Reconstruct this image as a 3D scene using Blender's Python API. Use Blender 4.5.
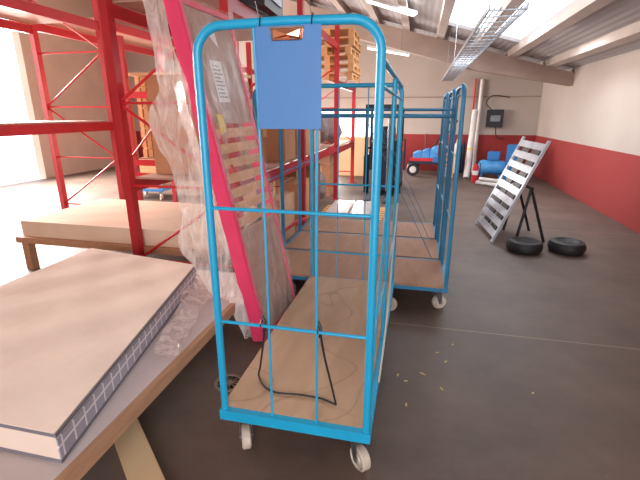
import bpy, bmesh, math, random
from mathutils import Vector, Matrix
PI = math.pi
random.seed(7)
for o in list(bpy.data.objects): bpy.data.objects.remove(o)
C = bpy.context.scene.collection

# ------------------------------------------------------------ camera, sky, lights, exposure
cam_data = bpy.data.cameras.new('camera'); cam = bpy.data.objects.new('camera', cam_data); C.objects.link(cam)
cam.location = (0, 0, 1.575); cam.rotation_euler = (PI/2 - 0.2971, 0, 0.2269)
cam_data.sensor_fit = 'HORIZONTAL'; cam_data.sensor_width = 36; cam_data.lens = 416.4/640*36; cam_data.clip_start = 0.02
bpy.context.scene.camera = cam
w = bpy.data.worlds.new('sky'); bpy.context.scene.world = w; w.use_nodes = True
bg = w.node_tree.nodes['Background']; bg.inputs[0].default_value = (0.86, 0.93, 1.0, 1); bg.inputs[1].default_value = 2.6
vs = bpy.context.scene.view_settings
vs.view_transform = 'Standard'; vs.look = 'None'; vs.exposure = 0.75; vs.gamma = 1; vs.use_curve_mapping = False

def area(name, loc, target, sx, sy, power, col):
    l = bpy.data.lights.new(name, 'AREA'); l.shape = 'RECTANGLE'; l.size = sx; l.size_y = sy; l.energy = power; l.color = col
    o = bpy.data.objects.new(name, l); C.objects.link(o); o.location = loc
    o.rotation_euler = (Vector(target)-Vector(loc)).to_track_quat('-Z', 'Y').to_euler(); return o
area('loading_door_daylight', (0.6, -2.6, 1.9), (-0.3, 2.5, 1.2), 3.0, 2.2, 75, (1.0, 0.93, 0.88))
area('side_door_daylight', (-8.6, 6.0, 2.3), (-1.5, 5.0, 0.6), 5.0, 3.0, 1150, (1.0, 0.89, 0.82))
area('roof_light_daylight', (1.02, 7.6, 2.96), (0.25, 7.6, 0), 1.1, 2.6, 95, (0.85, 0.93, 1.0))
area('far_door_daylight', (-2.6, 12.1, 1.1), (-1.0, 9.6, 0.0), 2.8, 1.0, 170, (1.0, 0.95, 0.9))


# ------------------------------------------------------------ materials
def lin(h):
    h = h.lstrip('#'); v = [int(h[i:i+2], 16)/255 for i in (0, 2, 4)]
    return tuple(c/12.92 if c <= .04045 else ((c+.055)/1.055)**2.4 for c in v) + (1,)
MC = {}
def mat(name, col, rough=.6, metal=0, col2=None, scale=8, bump=0, bscale=40, amount=.5, stretch=(1, 1, 1), spec=.5, detail=4):
    if name in MC: return MC[name]
    m = bpy.data.materials.new(name); m.use_nodes = True; nt = m.node_tree; b = nt.nodes['Principled BSDF']
    b.inputs['Base Color'].default_value = lin(col); b.inputs['Roughness'].default_value = rough; b.inputs['Metallic'].default_value = metal
    b.inputs['Specular IOR Level'].default_value = spec
    tc = nt.nodes.new('ShaderNodeTexCoord'); mp = nt.nodes.new('ShaderNodeMapping'); mp.inputs['Scale'].default_value = stretch
    nt.links.new(tc.outputs['Object'], mp.inputs[0])
    if col2:
        n = nt.nodes.new('ShaderNodeTexNoise'); n.inputs['Scale'].default_value = scale; n.inputs['Detail'].default_value = detail
        r = nt.nodes.new('ShaderNodeValToRGB'); r.color_ramp.elements[0].position = .5-amount/2; r.color_ramp.elements[1].position = .5+amount/2
        r.color_ramp.elements[0].color = lin(col); r.color_ramp.elements[1].color = lin(col2)
        nt.links.new(mp.outputs[0], n.inputs[0]); nt.links.new(n.outputs[0], r.inputs[0]); nt.links.new(r.outputs[0], b.inputs['Base Color'])
    if bump:
        n2 = nt.nodes.new('ShaderNodeTexNoise'); n2.inputs['Scale'].default_value = bscale; bp = nt.nodes.new('ShaderNodeBump'); bp.inputs['Strength'].default_value = bump
        bp.inputs['Distance'].default_value = .01
        nt.links.new(mp.outputs[0], n2.inputs[0]); nt.links.new(n2.outputs[0], bp.inputs['Height']); nt.links.new(bp.outputs[0], b.inputs['Normal'])
    MC[name] = m; return m

M = {}
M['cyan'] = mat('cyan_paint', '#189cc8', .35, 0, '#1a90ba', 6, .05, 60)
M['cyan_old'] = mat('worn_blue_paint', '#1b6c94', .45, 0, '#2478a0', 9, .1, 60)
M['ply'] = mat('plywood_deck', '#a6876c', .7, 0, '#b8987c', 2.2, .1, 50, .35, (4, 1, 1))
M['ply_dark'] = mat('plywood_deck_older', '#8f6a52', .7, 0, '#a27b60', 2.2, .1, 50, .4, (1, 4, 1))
M['wheel'] = mat('cream_wheel', '#c9bcae', .55, 0, '#a89a8c', 20)
M['steel'] = mat('dull_steel', '#8d9096', .4, .8, '#6d7076', 20)
M['alu'] = mat('aluminium', '#c9ced6', .35, .6, '#aab0b8', 9)
M['galv'] = mat('galvanised_tray', '#b5bac2', .4, .6, '#9aa0a8', 9)
M['rubber'] = mat('black_rubber', '#1c1b1e', .6)
M['black'] = mat('black_plastic', '#17181c', .45)
M['red'] = mat('red_rack_paint', '#b5202c', .45, 0, '#a01c26', 6)
M['redtube'] = mat('bright_red_paint', '#c4202a', .4)
M['pink'] = mat('pink_foam', '#e63e6c', .5, 0, '#d93864', 5, .15, 25)
M['brown'] = mat('brown_board', '#b28a78', .6, 0, '#9a7566', 3, .05, 20, .5, (1, 1, 5))
M['slat'] = mat('bed_slat_wood', '#dca67a', .6, 0, '#c48f66', 5, .1, 30, .5, (1, 1, 6))
M['mattress'] = mat('mattress_fabric', '#dccabd', .9, 0, '#d3bfb2', 4, .3, 14)
M['piping'] = mat('grey_piping', '#6f6a74', .8)
M['foam'] = mat('cream_foam', '#e0c9b4', .9, 0, '#d6bca6', 3, .1, 10)
M['white_board'] = mat('white_laminate', '#cfc4c4', .45, 0, '#c2b5b4', 3)
M['wood_edge'] = mat('raw_wood_edge', '#b98f70', .7, 0, '#a47c5e', 6, .1, 40, .5, (8, 1, 8))
M['pallet'] = mat('pallet_wood', '#d9a877', .75, 0, '#c8935f', 5, .1, 30, .5, (1, 5, 1))
M['card'] = mat('cardboard', '#bf8d68', .8, 0, '#b07f5c', 3, .05, 30)
M['card2'] = mat('pale_cardboard', '#d3a888', .8, 0, '#c49a7a', 3, .05, 30)
M['card3'] = mat('brown_cardboard', '#8e5f4a', .8, 0, '#7d5241', 3, .05, 30)
M['tape'] = mat('parcel_tape', '#d8b48c', .3)
M['cream'] = mat('cream_board', '#d6b78f', .6, 0, '#ccab84', 3)
M['blue_file'] = mat('blue_plastic_board', '#4679b4', .5, 0, '#4274ae', 4, .15, 260)
M['orange_reflection'] = mat('shiny_clip_orange_reflection', '#e3a98c', .16, 1)  # silver clip, with an orange reflection painted into its colour
M['paper'] = mat('white_paper', '#e6e0de', .7)
M['grey_print'] = mat('grey_print', '#8d8889', .7)
M['yellow'] = mat('yellow_sticker', '#e8c330', .6)
M['navy'] = mat('dark_navy_paint', '#1d2740', .5, 0, '#182034', 5)
M['blue_tarp'] = mat('blue_tarpaulin', '#2f7fc4', .5, 0, '#5aa4dc', 6, .4, 8)
M['blue'] = mat('blue_paint', '#2468a8', .45, 0, '#2f78b4', 6)
M['grey_bag'] = mat('grey_wrapped_cloth', '#8d7a78', .6, 0, '#756463', 5, .5, 8)
M['white_pvc'] = mat('white_pipe', '#dcd6d2', .5, 0, '#c9c1bb', 5)
M['shiny'] = mat('shiny_flat_carton', '#e6dad2', .12, 0, '#d8c8be', 4, .25, 9)
M['concrete'] = mat('concrete_beam', '#a08a7e', .85, 0, '#8f7a70', 2, .1, 20)
M['purlin'] = mat('pale_concrete_purlin', '#b3a59c', .8, 0, '#a5978f', 4)
M['wallc'] = mat('cream_wall', '#c4b09e', .85, 0, '#b5a090', 1.4, .05, 30)
M['chip'] = mat('wood_chip', '#c9b070', .8)
M['iron'] = mat('rusty_iron', '#957d6c', .7, .1, '#7a6557', 20)
M['twine'] = mat('grey_twine', '#b9b4ae', .8)

def film():
    m = bpy.data.materials.new('clear_plastic_film'); m.use_nodes = True; nt = m.node_tree; b = nt.nodes['Principled BSDF']
    b.inputs['Base Color'].default_value = lin('#f4e6e1'); b.inputs['Roughness'].default_value = .16; b.inputs['Specular IOR Level'].default_value = .8
    tc = nt.nodes.new('ShaderNodeTexCoord'); mp = nt.nodes.new('ShaderNodeMapping'); mp.inputs['Scale'].default_value = (3, 3, .7)
    n = nt.nodes.new('ShaderNodeTexNoise'); n.inputs['Scale'].default_value = 5; n.inputs['Detail'].default_value = 6; n.inputs['Distortion'].default_value = 1.2
    bp = nt.nodes.new('ShaderNodeBump'); bp.inputs['Strength'].default_value = .55; bp.inputs['Distance'].default_value = .03
    r = nt.nodes.new('ShaderNodeMapRange'); r.inputs[1].default_value = .35; r.inputs[2].default_value = .7; r.inputs[3].default_value = .22; r.inputs[4].default_value = .62
    nt.links.new(tc.outputs['Object'], mp.inputs[0]); nt.links.new(mp.outputs[0], n.inputs[0]); nt.links.new(n.outputs[0], bp.inputs['Height'])
    nt.links.new(bp.outputs[0], b.inputs['Normal']); nt.links.new(n.outputs[0], r.inputs[0]); nt.links.new(r.outputs[0], b.inputs['Alpha'])
    return m
M['film'] = film()
def thin_film():
    m = M['film'].copy(); m.name = 'tight_clear_film'
    for n in m.node_tree.nodes:
        if n.type == 'MAP_RANGE': n.inputs[3].default_value = .06; n.inputs[4].default_value = .34
    return m
M['film_tight'] = thin_film()
def glass():
    m = bpy.data.materials.new('frosted_pane'); m.use_nodes = True; nt = m.node_tree; b = nt.nodes['Principled BSDF']
    b.inputs['Base Color'].default_value = lin('#f4f8ff'); b.inputs['Roughness'].default_value = .2; b.inputs['Alpha'].default_value = .12
    return m
M['glass'] = glass()

def floor_mat():
    m = bpy.data.materials.new('dusty_concrete_floor'); m.use_nodes = True; nt = m.node_tree; b = nt.nodes['Principled BSDF']; L = nt.links
    tc = nt.nodes.new('ShaderNodeTexCoord')
    n = nt.nodes.new('ShaderNodeTexNoise'); n.inputs['Scale'].default_value = 1.3; n.inputs['Detail'].default_value = 9; n.inputs['Roughness'].default_value = .65
    L.new(tc.outputs['Object'], n.inputs[0])
    r = nt.nodes.new('ShaderNodeValToRGB'); r.color_ramp.elements[0].position = .3; r.color_ramp.elements[1].position = .75
    r.color_ramp.elements[0].color = lin('#53453f'); r.color_ramp.elements[1].color = lin('#756358'); L.new(n.outputs[0], r.inputs[0])
    n2 = nt.nodes.new('ShaderNodeTexNoise'); n2.inputs['Scale'].default_value = 22; n2.inputs['Detail'].default_value = 3; L.new(tc.outputs['Object'], n2.inputs[0])
    r2 = nt.nodes.new('ShaderNodeValToRGB'); r2.color_ramp.elements[0].position = .68; r2.color_ramp.elements[1].position = .8
    r2.color_ramp.elements[0].color = (0, 0, 0, 1); r2.color_ramp.elements[1].color = (.35, .35, .35, 1); L.new(n2.outputs[0], r2.inputs[0])
    mx = nt.nodes.new('ShaderNodeMixRGB'); mx.inputs[2].default_value = lin('#857468'); L.new(r2.outputs[0], mx.inputs[0]); L.new(r.outputs[0], mx.inputs[1])
    # expansion joint across the floor
    sp = nt.nodes.new('ShaderNodeSeparateXYZ'); L.new(tc.outputs['Object'], sp.inputs[0])
    last = mx.outputs[0]
    for yj in (2.98, 6.2, 9.4):
        a = nt.nodes.new('ShaderNodeMath'); a.operation = 'SUBTRACT'; a.inputs[1].default_value = yj; L.new(sp.outputs[1], a.inputs[0])
        ab = nt.nodes.new('ShaderNodeMath'); ab.operation = 'ABSOLUTE'; L.new(a.outputs[0], ab.inputs[0])
        lt = nt.nodes.new('ShaderNodeMath'); lt.operation = 'LESS_THAN'; lt.inputs[1].default_value = .006; L.new(ab.outputs[0], lt.inputs[0])
        m2 = nt.nodes.new('ShaderNodeMixRGB'); m2.inputs[2].default_value = lin('#8a7868'); L.new(lt.outputs[0], m2.inputs[0]); L.new(last, m2.inputs[1]); last = m2.outputs[0]
    L.new(last, b.inputs['Base Color']); b.inputs['Roughness'].default_value = .55; b.inputs['Specular IOR Level'].default_value = .35
    bp = nt.nodes.new('ShaderNodeBump'); bp.inputs['Strength'].default_value = .15; bp.inputs['Distance'].default_value = .01; L.new(n2.outputs[0], bp.inputs['Height']); L.new(bp.outputs[0], b.inputs['Normal'])
    return m
M['floor'] = floor_mat()

def wall_mat(name, upper, lower, zsplit, blocks=True):
    m = bpy.data.materials.new(name); m.use_nodes = True; nt = m.node_tree; b = nt.nodes['Principled BSDF']; L = nt.links
    tc = nt.nodes.new('ShaderNodeTexCoord'); sp = nt.nodes.new('ShaderNodeSeparateXYZ'); L.new(tc.outputs['Object'], sp.inputs[0])
    n = nt.nodes.new('ShaderNodeTexNoise'); n.inputs['Scale'].default_value = 1.2; n.inputs['Detail'].default_value = 6; L.new(tc.outputs['Object'], n.inputs[0])
    r = nt.nodes.new('ShaderNodeValToRGB'); r.color_ramp.elements[0].color = lin(upper[0]); r.color_ramp.elements[1].color = lin(upper[1]); L.new(n.outputs[0], r.inputs[0])
    lt = nt.nodes.new('ShaderNodeMath'); lt.operation = 'LESS_THAN'; lt.inputs[1].default_value = zsplit; L.new(sp.outputs[2], lt.inputs[0])
    mx = nt.nodes.new('ShaderNodeMixRGB'); mx.inputs[2].default_value = lin(lower); L.new(lt.outputs[0], mx.inputs[0]); L.new(r.outputs[0], mx.inputs[1])
    L.new(mx.outputs[0], b.inputs['Base Color']); b.inputs['Roughness'].default_value = .85
    return m
M['far_wall'] = wall_mat('two_tone_far_wall', ('#ab9e95', '#bcb0a7'), '#92302e', 1.0)
M['side_wall'] = wall_mat('two_tone_side_wall', ('#ab9e95', '#bcb0a7'), '#92302e', 1.0)

def roof_mat():
    m = bpy.data.materials.new('corrugated_roof'); m.use_nodes = True; nt = m.node_tree; b = nt.nodes['Principled BSDF']; L = nt.links
    tc = nt.nodes.new('ShaderNodeTexCoord'); wv = nt.nodes.new('ShaderNodeTexWave'); wv.bands_direction = 'X'; wv.inputs['Scale'].default_value = 3
    L.new(tc.outputs['Object'], wv.inputs[0]); bp = nt.nodes.new('ShaderNodeBump'); bp.inputs['Strength'].default_value = .3; bp.inputs['Distance'].default_value = .02
    L.new(wv.outputs[1], bp.inputs['Height']); L.new(bp.outputs[0], b.inputs['Normal']); b.inputs['Base Color'].default_value = lin('#a9a2a2'); b.inputs['Roughness'].default_value = .8
    return m
M['roof'] = roof_mat()
def emit(name, col, s):
    m = bpy.data.materials.new(name); m.use_nodes = True; b = m.node_tree.nodes['Principled BSDF']
    b.inputs['Emission Color'].default_value = lin(col); b.inputs['Emission Strength'].default_value = s; b.inputs['Base Color'].default_value = lin(col); return m
M['tube_light'] = emit('lit_fluorescent_tube', '#fff8f0', 1.2)

def ply_stained():
    m = M['ply'].copy(); m.name = 'stained_plywood'; nt = m.node_tree; L = nt.links; b = nt.nodes['Principled BSDF']
    src = b.inputs['Base Color'].links[0].from_socket
    tc = [n for n in nt.nodes if n.type == 'TEX_COORD'][0]
    n = nt.nodes.new('ShaderNodeTexNoise'); n.inputs['Scale'].default_value = 2.4; n.inputs['Detail'].default_value = 0; n.inputs['Distortion'].default_value = .8
    L.new(tc.outputs['Object'], n.inputs[0])
    r = nt.nodes.new('ShaderNodeValToRGB'); e = r.color_ramp.elements; e[0].position = .485; e[0].color = (0, 0, 0, 1); e[1].position = .515; e[1].color = (0, 0, 0, 1)
    k = e.new(.5); k.color = (.35, .35, .35, 1)
    L.new(n.outputs[0], r.inputs[0]); mx = nt.nodes.new('ShaderNodeMixRGB'); mx.inputs[2].default_value = lin('#6b4c34')
    L.new(r.outputs[0], mx.inputs[0]); L.new(src, mx.inputs[1]); L.new(mx.outputs[0], b.inputs['Base Color']); return m
M['ply_main'] = ply_stained()

# ------------------------------------------------------------ mesh helpers
class MB:
    def __init__(s): s.bm = bmesh.new()
    def box(s, x0, x1, y0, y1, z0, z1, mtx=None):
        v = [s.bm.verts.new((x, y, z)) for z in (z0, z1) for y in (y0, y1) for x in (x0, x1)]
        for f in ((0, 2, 3, 1), (4, 5, 7, 6), (0, 1, 5, 4), (2, 6, 7, 3), (0, 4, 6, 2), (1, 3, 7, 5)): s.bm.faces.new([v[i] for i in f])
        if mtx: bmesh.ops.transform(s.bm, matrix=mtx, verts=v)
        return s
    def prism(s, pts, vec):                       # closed outline extruded by vec
        vec = Vector(vec); a = [s.bm.verts.new(p) for p in pts]; b = [s.bm.verts.new(Vector(p)+vec) for p in pts]; n = len(pts)
        s.bm.faces.new(a[::-1]); s.bm.faces.new(b)
        for i in range(n): s.bm.faces.new((a[i], a[(i+1) % n], b[(i+1) % n], b[i]))
        return s
    def tube(s, pts, r, n=10, closed=False):
        pts = [Vector(p) for p in pts]; rings = []; prev = None; m = len(pts)
        for i, p in enumerate(pts):
            if closed: t = (pts[(i+1) % m]-pts[i-1]).normalized()
            else: t = (pts[min(i+1, m-1)]-pts[max(i-1, 0)]).normalized()
            if prev is None: u = t.orthogonal().normalized()
            else: u = (prev-t*prev.dot(t)).normalized()
            prev = u; v = t.cross(u); rr = r[i] if isinstance(r, (list, tuple)) else r
            rings.append([s.bm.verts.new(p+(u*math.cos(2*PI*k/n)+v*math.sin(2*PI*k/n))*rr) for k in range(n)])
        for i in range(m if closed else m-1):
            A, B = rings[i], rings[(i+1) % m]
            for k in range(n): s.bm.faces.new((A[k], A[(k+1) % n], B[(k+1) % n], B[k]))
        if not closed: s.bm.faces.new(rings[0][::-1]); s.bm.faces.new(rings[-1])
        return s
    def cyl(s, a, b, r, n=20, r2=None): return s.tube([a, b], [r, r if r2 is None else r2], n)
    def lathe(s, c, axis, prof, n=24):            # prof: (radius, offset along axis)
        c = Vector(c); ax = Vector(axis).normalized(); u = ax.orthogonal().normalized(); v = ax.cross(u); rings = []
        for r, h in prof: rings.append([s.bm.verts.new(c+ax*h+(u*math.cos(2*PI*k/n)+v*math.sin(2*PI*k/n))*max(r, 1e-4)) for k in range(n)])
        for A, B in zip(rings, rings[1:]):
            for k in range(n): s.bm.faces.new((A[k], A[(k+1) % n], B[(k+1) % n], B[k]))
        s.bm.faces.new(rings[0][::-1]); s.bm.faces.new(rings[-1]); return s
    def build(s, name, m, parent=None, smooth=False, bevel=0):
        bmesh.ops.recalc_face_normals(s.bm, faces=s.bm.faces)
        if bevel: bmesh.ops.bevel(s.bm, geom=list(s.bm.edges), offset=bevel, segments=2, affect='EDGES', clamp_overlap=True)
        me = bpy.data.meshes.new(name); s.bm.to_mesh(me); s.bm.free()
        for p in me.polygons: p.use_smooth = smooth
        if smooth:
            try: me.set_sharp_from_angle(angle=.7)
            except Exception: pass
        me.materials.append(m); o = bpy.data.objects.new(name, me); C.objects.link(o)
        if parent: o.parent = parent
        return o
def tag(o, label=None, cat=None, group=None, kind=None):
    if label: o['label'] = label
    if cat: o['category'] = cat
    if group: o['group'] = group
    if kind: o['kind'] = kind
    return o
def empty(name, loc, rz=0, label=None, cat=None, group=None):
    o = bpy.data.objects.new(name, None); C.objects.link(o); o.location = loc; o.rotation_euler.z = rz; o.empty_display_size = .1
    return tag(o, label, cat, group)
def struct(o): o['kind'] = 'structure'; return o
def copy_tree(o, parent=None):
    c = o.copy(); C.objects.link(c); c.parent = parent
    for ch in list(o.children): copy_tree(ch, c)
    return c
def arc(c, r, a0, a1, ex, ez, n=7):
    c = Vector(c); ex = Vector(ex); ez = Vector(ez)
    return [c+ex*r*math.cos(a0+(a1-a0)*i/n)+ez*r*math.sin(a0+(a1-a0)*i/n) for i in range(n+1)]
def smooth_path(pts, k=6):
    P = [Vector(p) for p in pts]; out = []
    for i in range(len(P)-1):
        p0, p1, p2, p3 = P[max(i-1, 0)], P[i], P[i+1], P[min(i+2, len(P)-1)]
        for j in range(k):
            t = j/k; out.append(.5*((2*p1)+(p2-p0)*t+(2*p0-5*p1+4*p2-p3)*t*t+(3*p1-p0-3*p2+p3)*t**3))
    out.append(P[-1]); return out

# ------------------------------------------------------------ the shell
X0, X1, Y0, Y1 = -9.0, 3.0, -3.0, 12.3
struct(MB().box(X0, X1, Y0, Y1, -.1, 0).build('floor', M['floor']))
def roofz(x): return 3.18-.27*(x-.3)              # underside of the roof sheets, falling to the right
# far wall with a door opening on the left and a window
b = MB()
T = .2
zt = lambda x: roofz(x)+.25
def wallseg(x0, x1, z0, z1=None):
    top0 = zt(x0) if z1 is None else z1; top1 = zt(x1) if z1 is None else z1
    b.prism([(x0, Y1, z0), (x1, Y1, z0), (x1, Y1, top1), (x0, Y1, top0)], (0, T, 0))
wallseg(X0, -5.6, 0); wallseg(-5.6, -1.12, 1.6); wallseg(-1.12, X1, 0)
struct(b.build('wall_far', M['far_wall']))
struct(MB().box(X0, -.2, Y1-.03, Y1, 1.96, 1.985).box(-.2, X1, Y1-.03, Y1, 1.96, 1.985).build('trim_far', M['concrete']))
b = MB()
b.prism([(X1, Y0, 0), (X1, Y1+T, 0), (X1, Y1+T, zt(X1)), (X1, Y0, zt(X1))], (T, 0, 0))
struct(b.build('wall_right', M['side_wall']))
b = MB()   # left wall, open loading door y 3.4..8.6
L0 = zt(X0)
b.box(X0-T, X0, Y0, 3.4, 0, L0).box(X0-T, X0, 8.6, Y1+T, 0, L0).box(X0-T, X0, 3.4, 8.6, 3.8, L0)
struct(b.build('wall_left', M['wallc']))
b = MB()   # back wall behind the photographer with an open loading door
def bs(x0, x1, z0): b.prism([(x0, Y0-T, z0), (x1, Y0-T, z0), (x1, Y0-T, zt(x1)), (x0, Y0-T, zt(x0))], (0, T, 0))
bs(X0, -1.2, 0); bs(-1.2, 2.4, 2.6); bs(2.4, X1, 0)
struct(b.build('wall_back', M['wallc']))
# pale yard ground outside the doors
struct(MB().box(-16, X0-T-.01, -2, 14, -.12, -.02).build('ground_outside', mat('pale_yard', '#cdbfae', .9)))
struct(MB().box(-9, 3, Y1+T+.01, 20, -.12, -.02).build('ground_behind', mat('pale_yard', '#cdbfae', .9)))
# roof with a skylight strip
def roof_piece(b, x0, x1, y0, y1, t=.06): b.prism([(x0, y0, roofz(x0)), (x1, y0, roofz(x1)), (x1, y0, roofz(x1)+t), (x0, y0, roofz(x0)+t)], (0, y1-y0, 0))
b = MB(); SX0, SX1, SY0, SY1 = .35, 1.7, 3.2, 9.0
roof_piece(b, X0, SX0, Y0, Y1); roof_piece(b, SX1, X1, Y0, Y1); roof_piece(b, SX0, SX1, Y0, SY0); roof_piece(b, SX0, SX1, SY1, Y1)
struct(b.build('ceiling', M['roof']))
b = MB(); b.prism([(SX0, SY0, roofz(SX0)+.07), (SX1, SY0, roofz(SX1)+.07), (SX1, SY0, roofz(SX1)+.08), (SX0, SY0, roofz(SX0)+.08)], (0, SY1-SY0, 0))
struct(b.build('window_1', M['glass']))
# concrete girders across the hall and purlins along it
def girder(y, name):
    b = MB(); xs = [X0, -1.75, 1.15, X1]; bot = [roofz(X0)-.62, 3.22, 2.42, 2.1]; 
    top = [roofz(x)-.11 for x in xs]
    b.prism([(x, y, z) for x, z in zip(xs, bot)]+[(x, y, z) for x, z in reversed(list(zip(xs, top)))], (0, .25, 0))
    return struct(b.build(name, M['concrete']))
girder(10.0, 'trim_1')
girder(-.6, 'trim_2')
for i, x in enumerate((-8, -7.1, -6.2, -5.3, -4.4, -3.5, -2.6, -1.75, -1.05, -.4, .3, 1.05, 1.75, 2.5)):
    b = MB().prism([(x-.07, -.9, roofz(x)-.11), (x+.07, -.9, roofz(x)-.14), (x+.07, -.9, roofz(x)-.019), (x-.07, -.9, roofz(x)+.018)], (0, 13.1, 0))
    struct(b.build('trim_%d' % (i+3), M['purlin']))

# ------------------------------------------------------------ the carts
def caster(x, y, rz, m_wheel, parent, zt=.185, r=.059):
    """swivel caster: fork (part) with the wheel as its sub-part"""
    mtx = Matrix.Translation((x, y, 0)) @ Matrix.Rotation(rz, 4, 'Z')
    b = MB(); b.box(-.04, .04, -.035, .035, zt-.006, zt, mtx)
    for s in (-1, 1):
        b.prism([mtx @ Vector(p) for p in ((s*.029-.0015, .03, zt-.006), (s*.029-.0015, -.03, zt-.006), (s*.029-.0015, -.04, r-.012), (s*.029-.0015, -.016, r-.012))], mtx.to_3x3() @ Vector((.003, 0, 0)))
    b.cyl(mtx @ Vector((0, .0, zt-.02)), mtx @ Vector((0, 0, zt-.004)), .024)
    b.cyl(mtx @ Vector((-.034, -.028, r)), mtx @ Vector((.034, -.028, r)), .006, 10)
    f = b.build('caster_fork', M['steel'], parent)
    w = MB(); ax = mtx.to_3x3() @ Vector((1, 0, 0))
    w.lathe(mtx @ Vector((0, -.028, r)), ax, [(.012, -.022), (.02, -.0225), (.022, -.016), (r-.016, -.016), (r-.009, -.0225), (r, -.016), (r, .016), (r-.009, .0225), (r-.016, .016), (.022, .016), (.02, .0225), (.012, .022)], 28)
    w.build('wheel', m_wheel, f, True)
    return f
def u_frame(W, H, y, zb, r, lean=0, rad=.1, bow=0):
    """inverted U in the plane y"""
    p = [(0, y, zb), (0, y, (H-rad)*.55), (0, y, H-rad)]
    p += arc((rad, y, H-rad), rad, PI, PI/2, (1, 0, 0), (0, 0, 1), 8)[1:]
    p += [(W*.5, y, H+bow)] + arc((W-rad, y, H-rad), rad, PI/2, 0, (1, 0, 0), (0, 0, 1), 8)
    p += [(W, y, (H-rad)*.55), (W, y, zb)]
    return p
def make_cart(W, L, H0, H1, mp, mdeck, label, full=True, loc=(0, 0, 0), rz=0, group=None, rail_z=1.57):
    t = empty('roll_cart', loc, rz, label, 'trolley', group); zb = .185; zd = .232
    b = MB(); e = .004
    b.box(-.02, W+.02, -.02, .012, zb, zd+.004); b.box(-.02, W+.02, L-.012, L+.02, zb, zd+.004)
    b.box(-.015, .012, .012, L-.012, zb, zd-.013); b.box(W-.012, W+.02, .012, L-.012, zb, zd+.004)
    b.box(.012, W-.012, L*.5-.02, L*.5+.02, zb, zd-.02)
    b.build('base_frame', mp, t)
    MB().box(-.02, W-.013, .013, L-.013, zd-.012, zd+.006).build('deck', mdeck, t)
    r = .0165
    fr = MB().tube(u_frame(W, H0, 0, zd+.004, r, rad=.1, bow=.004), r, 14).build('front_frame', mp, t, True)
    if full:
        MB().cyl((0, 0, 1.205), (W, 0, 1.205), .0075, 10).build('crossbar', mp, fr, True)
        MB().cyl((0, 0, .695), (W, 0, .695), .0075, 10).build('crossbar', mp, fr, True)
        for x0, x1 in ((.222, .235), (.446, .446)):
            MB().tube([(x0, 0, H0-.01), (x0+.004, .004, 1.6), (x1, .004, 1.1), (x1, 0, .236)], .0055, 8).build('rod', mp, fr, True)
    else:
        MB().tube([(.09, 0, zd+.004), (.09, 0, H0-.07), (.11, 0, H0-.055), (W-.11, 0, H0-.055), (W-.09, 0, H0-.07), (W-.09, 0, zd+.004)], .008, 8).build('inner_frame', mp, fr, True)
        MB().cyl((0, 0, .75), (W, 0, .75), .007, 8).build('crossbar', mp, fr, True)
        MB().cyl((0, 0, 1.25), (W, 0, 1.25), .007, 8).build('crossbar', mp, fr, True)
    re = MB().tube(u_frame(W, H1, L, zd+.004, r, rad=.06), r, 12).build('rear_frame', mp, t, True)
    if full:
        b = MB()
        for x in (.21, .43): b.cyl((x, L, zd), (x, L, H1-.01), .0045, 6)
        for z in (.46, 1.03): b.cyl((0, L, z), (W, L, z), .007, 8)
        b.build('wire_mesh', mp, re, True)
        # right side panel
        s = MB().tube([(W, .02, H1-.015), (W, L-.02, H1-.015)], .012, 10).tube([(W, .02, H1-.10), (W, L-.02, H1-.10)], .008, 8).build('side_rail', mp, t, True)
        MB().cyl((W, .06, .28), (W, L*.62, H1-.02), .006, 8).build('diagonal_brace', mp, s, True)
        MB().cyl((W, .82, zd), (W, .82, H1-.02), .011, 10).build('side_post', mp, s, True)
        MB().cyl((W, .02, .62), (W, L-.02, .62), .006, 8).build('side_bar', mp, s, True)
    else:
        MB().cyl((0, L, 1.0), (W, L, 1.0), .007, 8).build('crossbar', mp, re, True)
        s = MB().tube([(W, .02, rail_z-.025), (W, L-.02, rail_z-.025)], .017, 10).build('side_rail', mp, t, True)
        MB().tube([(W, .02, rail_z+.03), (W, L-.02, rail_z+.03)], .010, 10).build('upper_rail', mp, s, True)
        MB().cyl((W, .1, .26), (W, L*.5, rail_z), .003, 6).build('diagonal_brace', mp, s, True)
    for x, y, a in ((.07, .06, .45), (W-.045, .05, .75), (.07, L-.07, -.4), (W-.03 if full else W-.06, L-.03 if full else L-.07, 1.3 if full else .2)):
        caster(x, y, a, M['wheel'], t)
    return t
cart = make_cart(.67, 1.72, 1.87, 1.765, M['cyan'], M['ply_main'], 'bright cyan tall roll cart in front, with blue clipboard and black strap', loc=(-.81, 1.512, 0))
labels = ['blue roll cart standing crosswise directly behind the bright cyan cart, nearest of three crosswise',
          'middle one of the three blue roll carts standing crosswise behind the cyan cart',
          'farthest of the three blue crosswise roll carts, in front of the shiny flat cartons']
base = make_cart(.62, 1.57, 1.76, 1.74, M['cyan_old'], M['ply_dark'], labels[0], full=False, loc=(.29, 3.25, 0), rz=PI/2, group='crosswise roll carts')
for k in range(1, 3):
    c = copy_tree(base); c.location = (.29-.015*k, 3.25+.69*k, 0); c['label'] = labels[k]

fr_ = [c for c in cart.children if c.name.startswith('front_frame')][0]
for z0, z1 in ((1.655, 1.745), (1.60, 1.635)):
    b = MB()
    pts = [(.0185*math.cos(a), .0185*math.sin(a)) for a in [PI*(.85+.5*j/6) for j in range(7)]]; inn = [(q[0]*.9, q[1]*.9) for q in reversed(pts)]
    b.prism([(x, y, z0) for x, y in pts+inn], (0, 0, z1-z0)); b.build('white_sticker', M['paper'], fr_)
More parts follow.
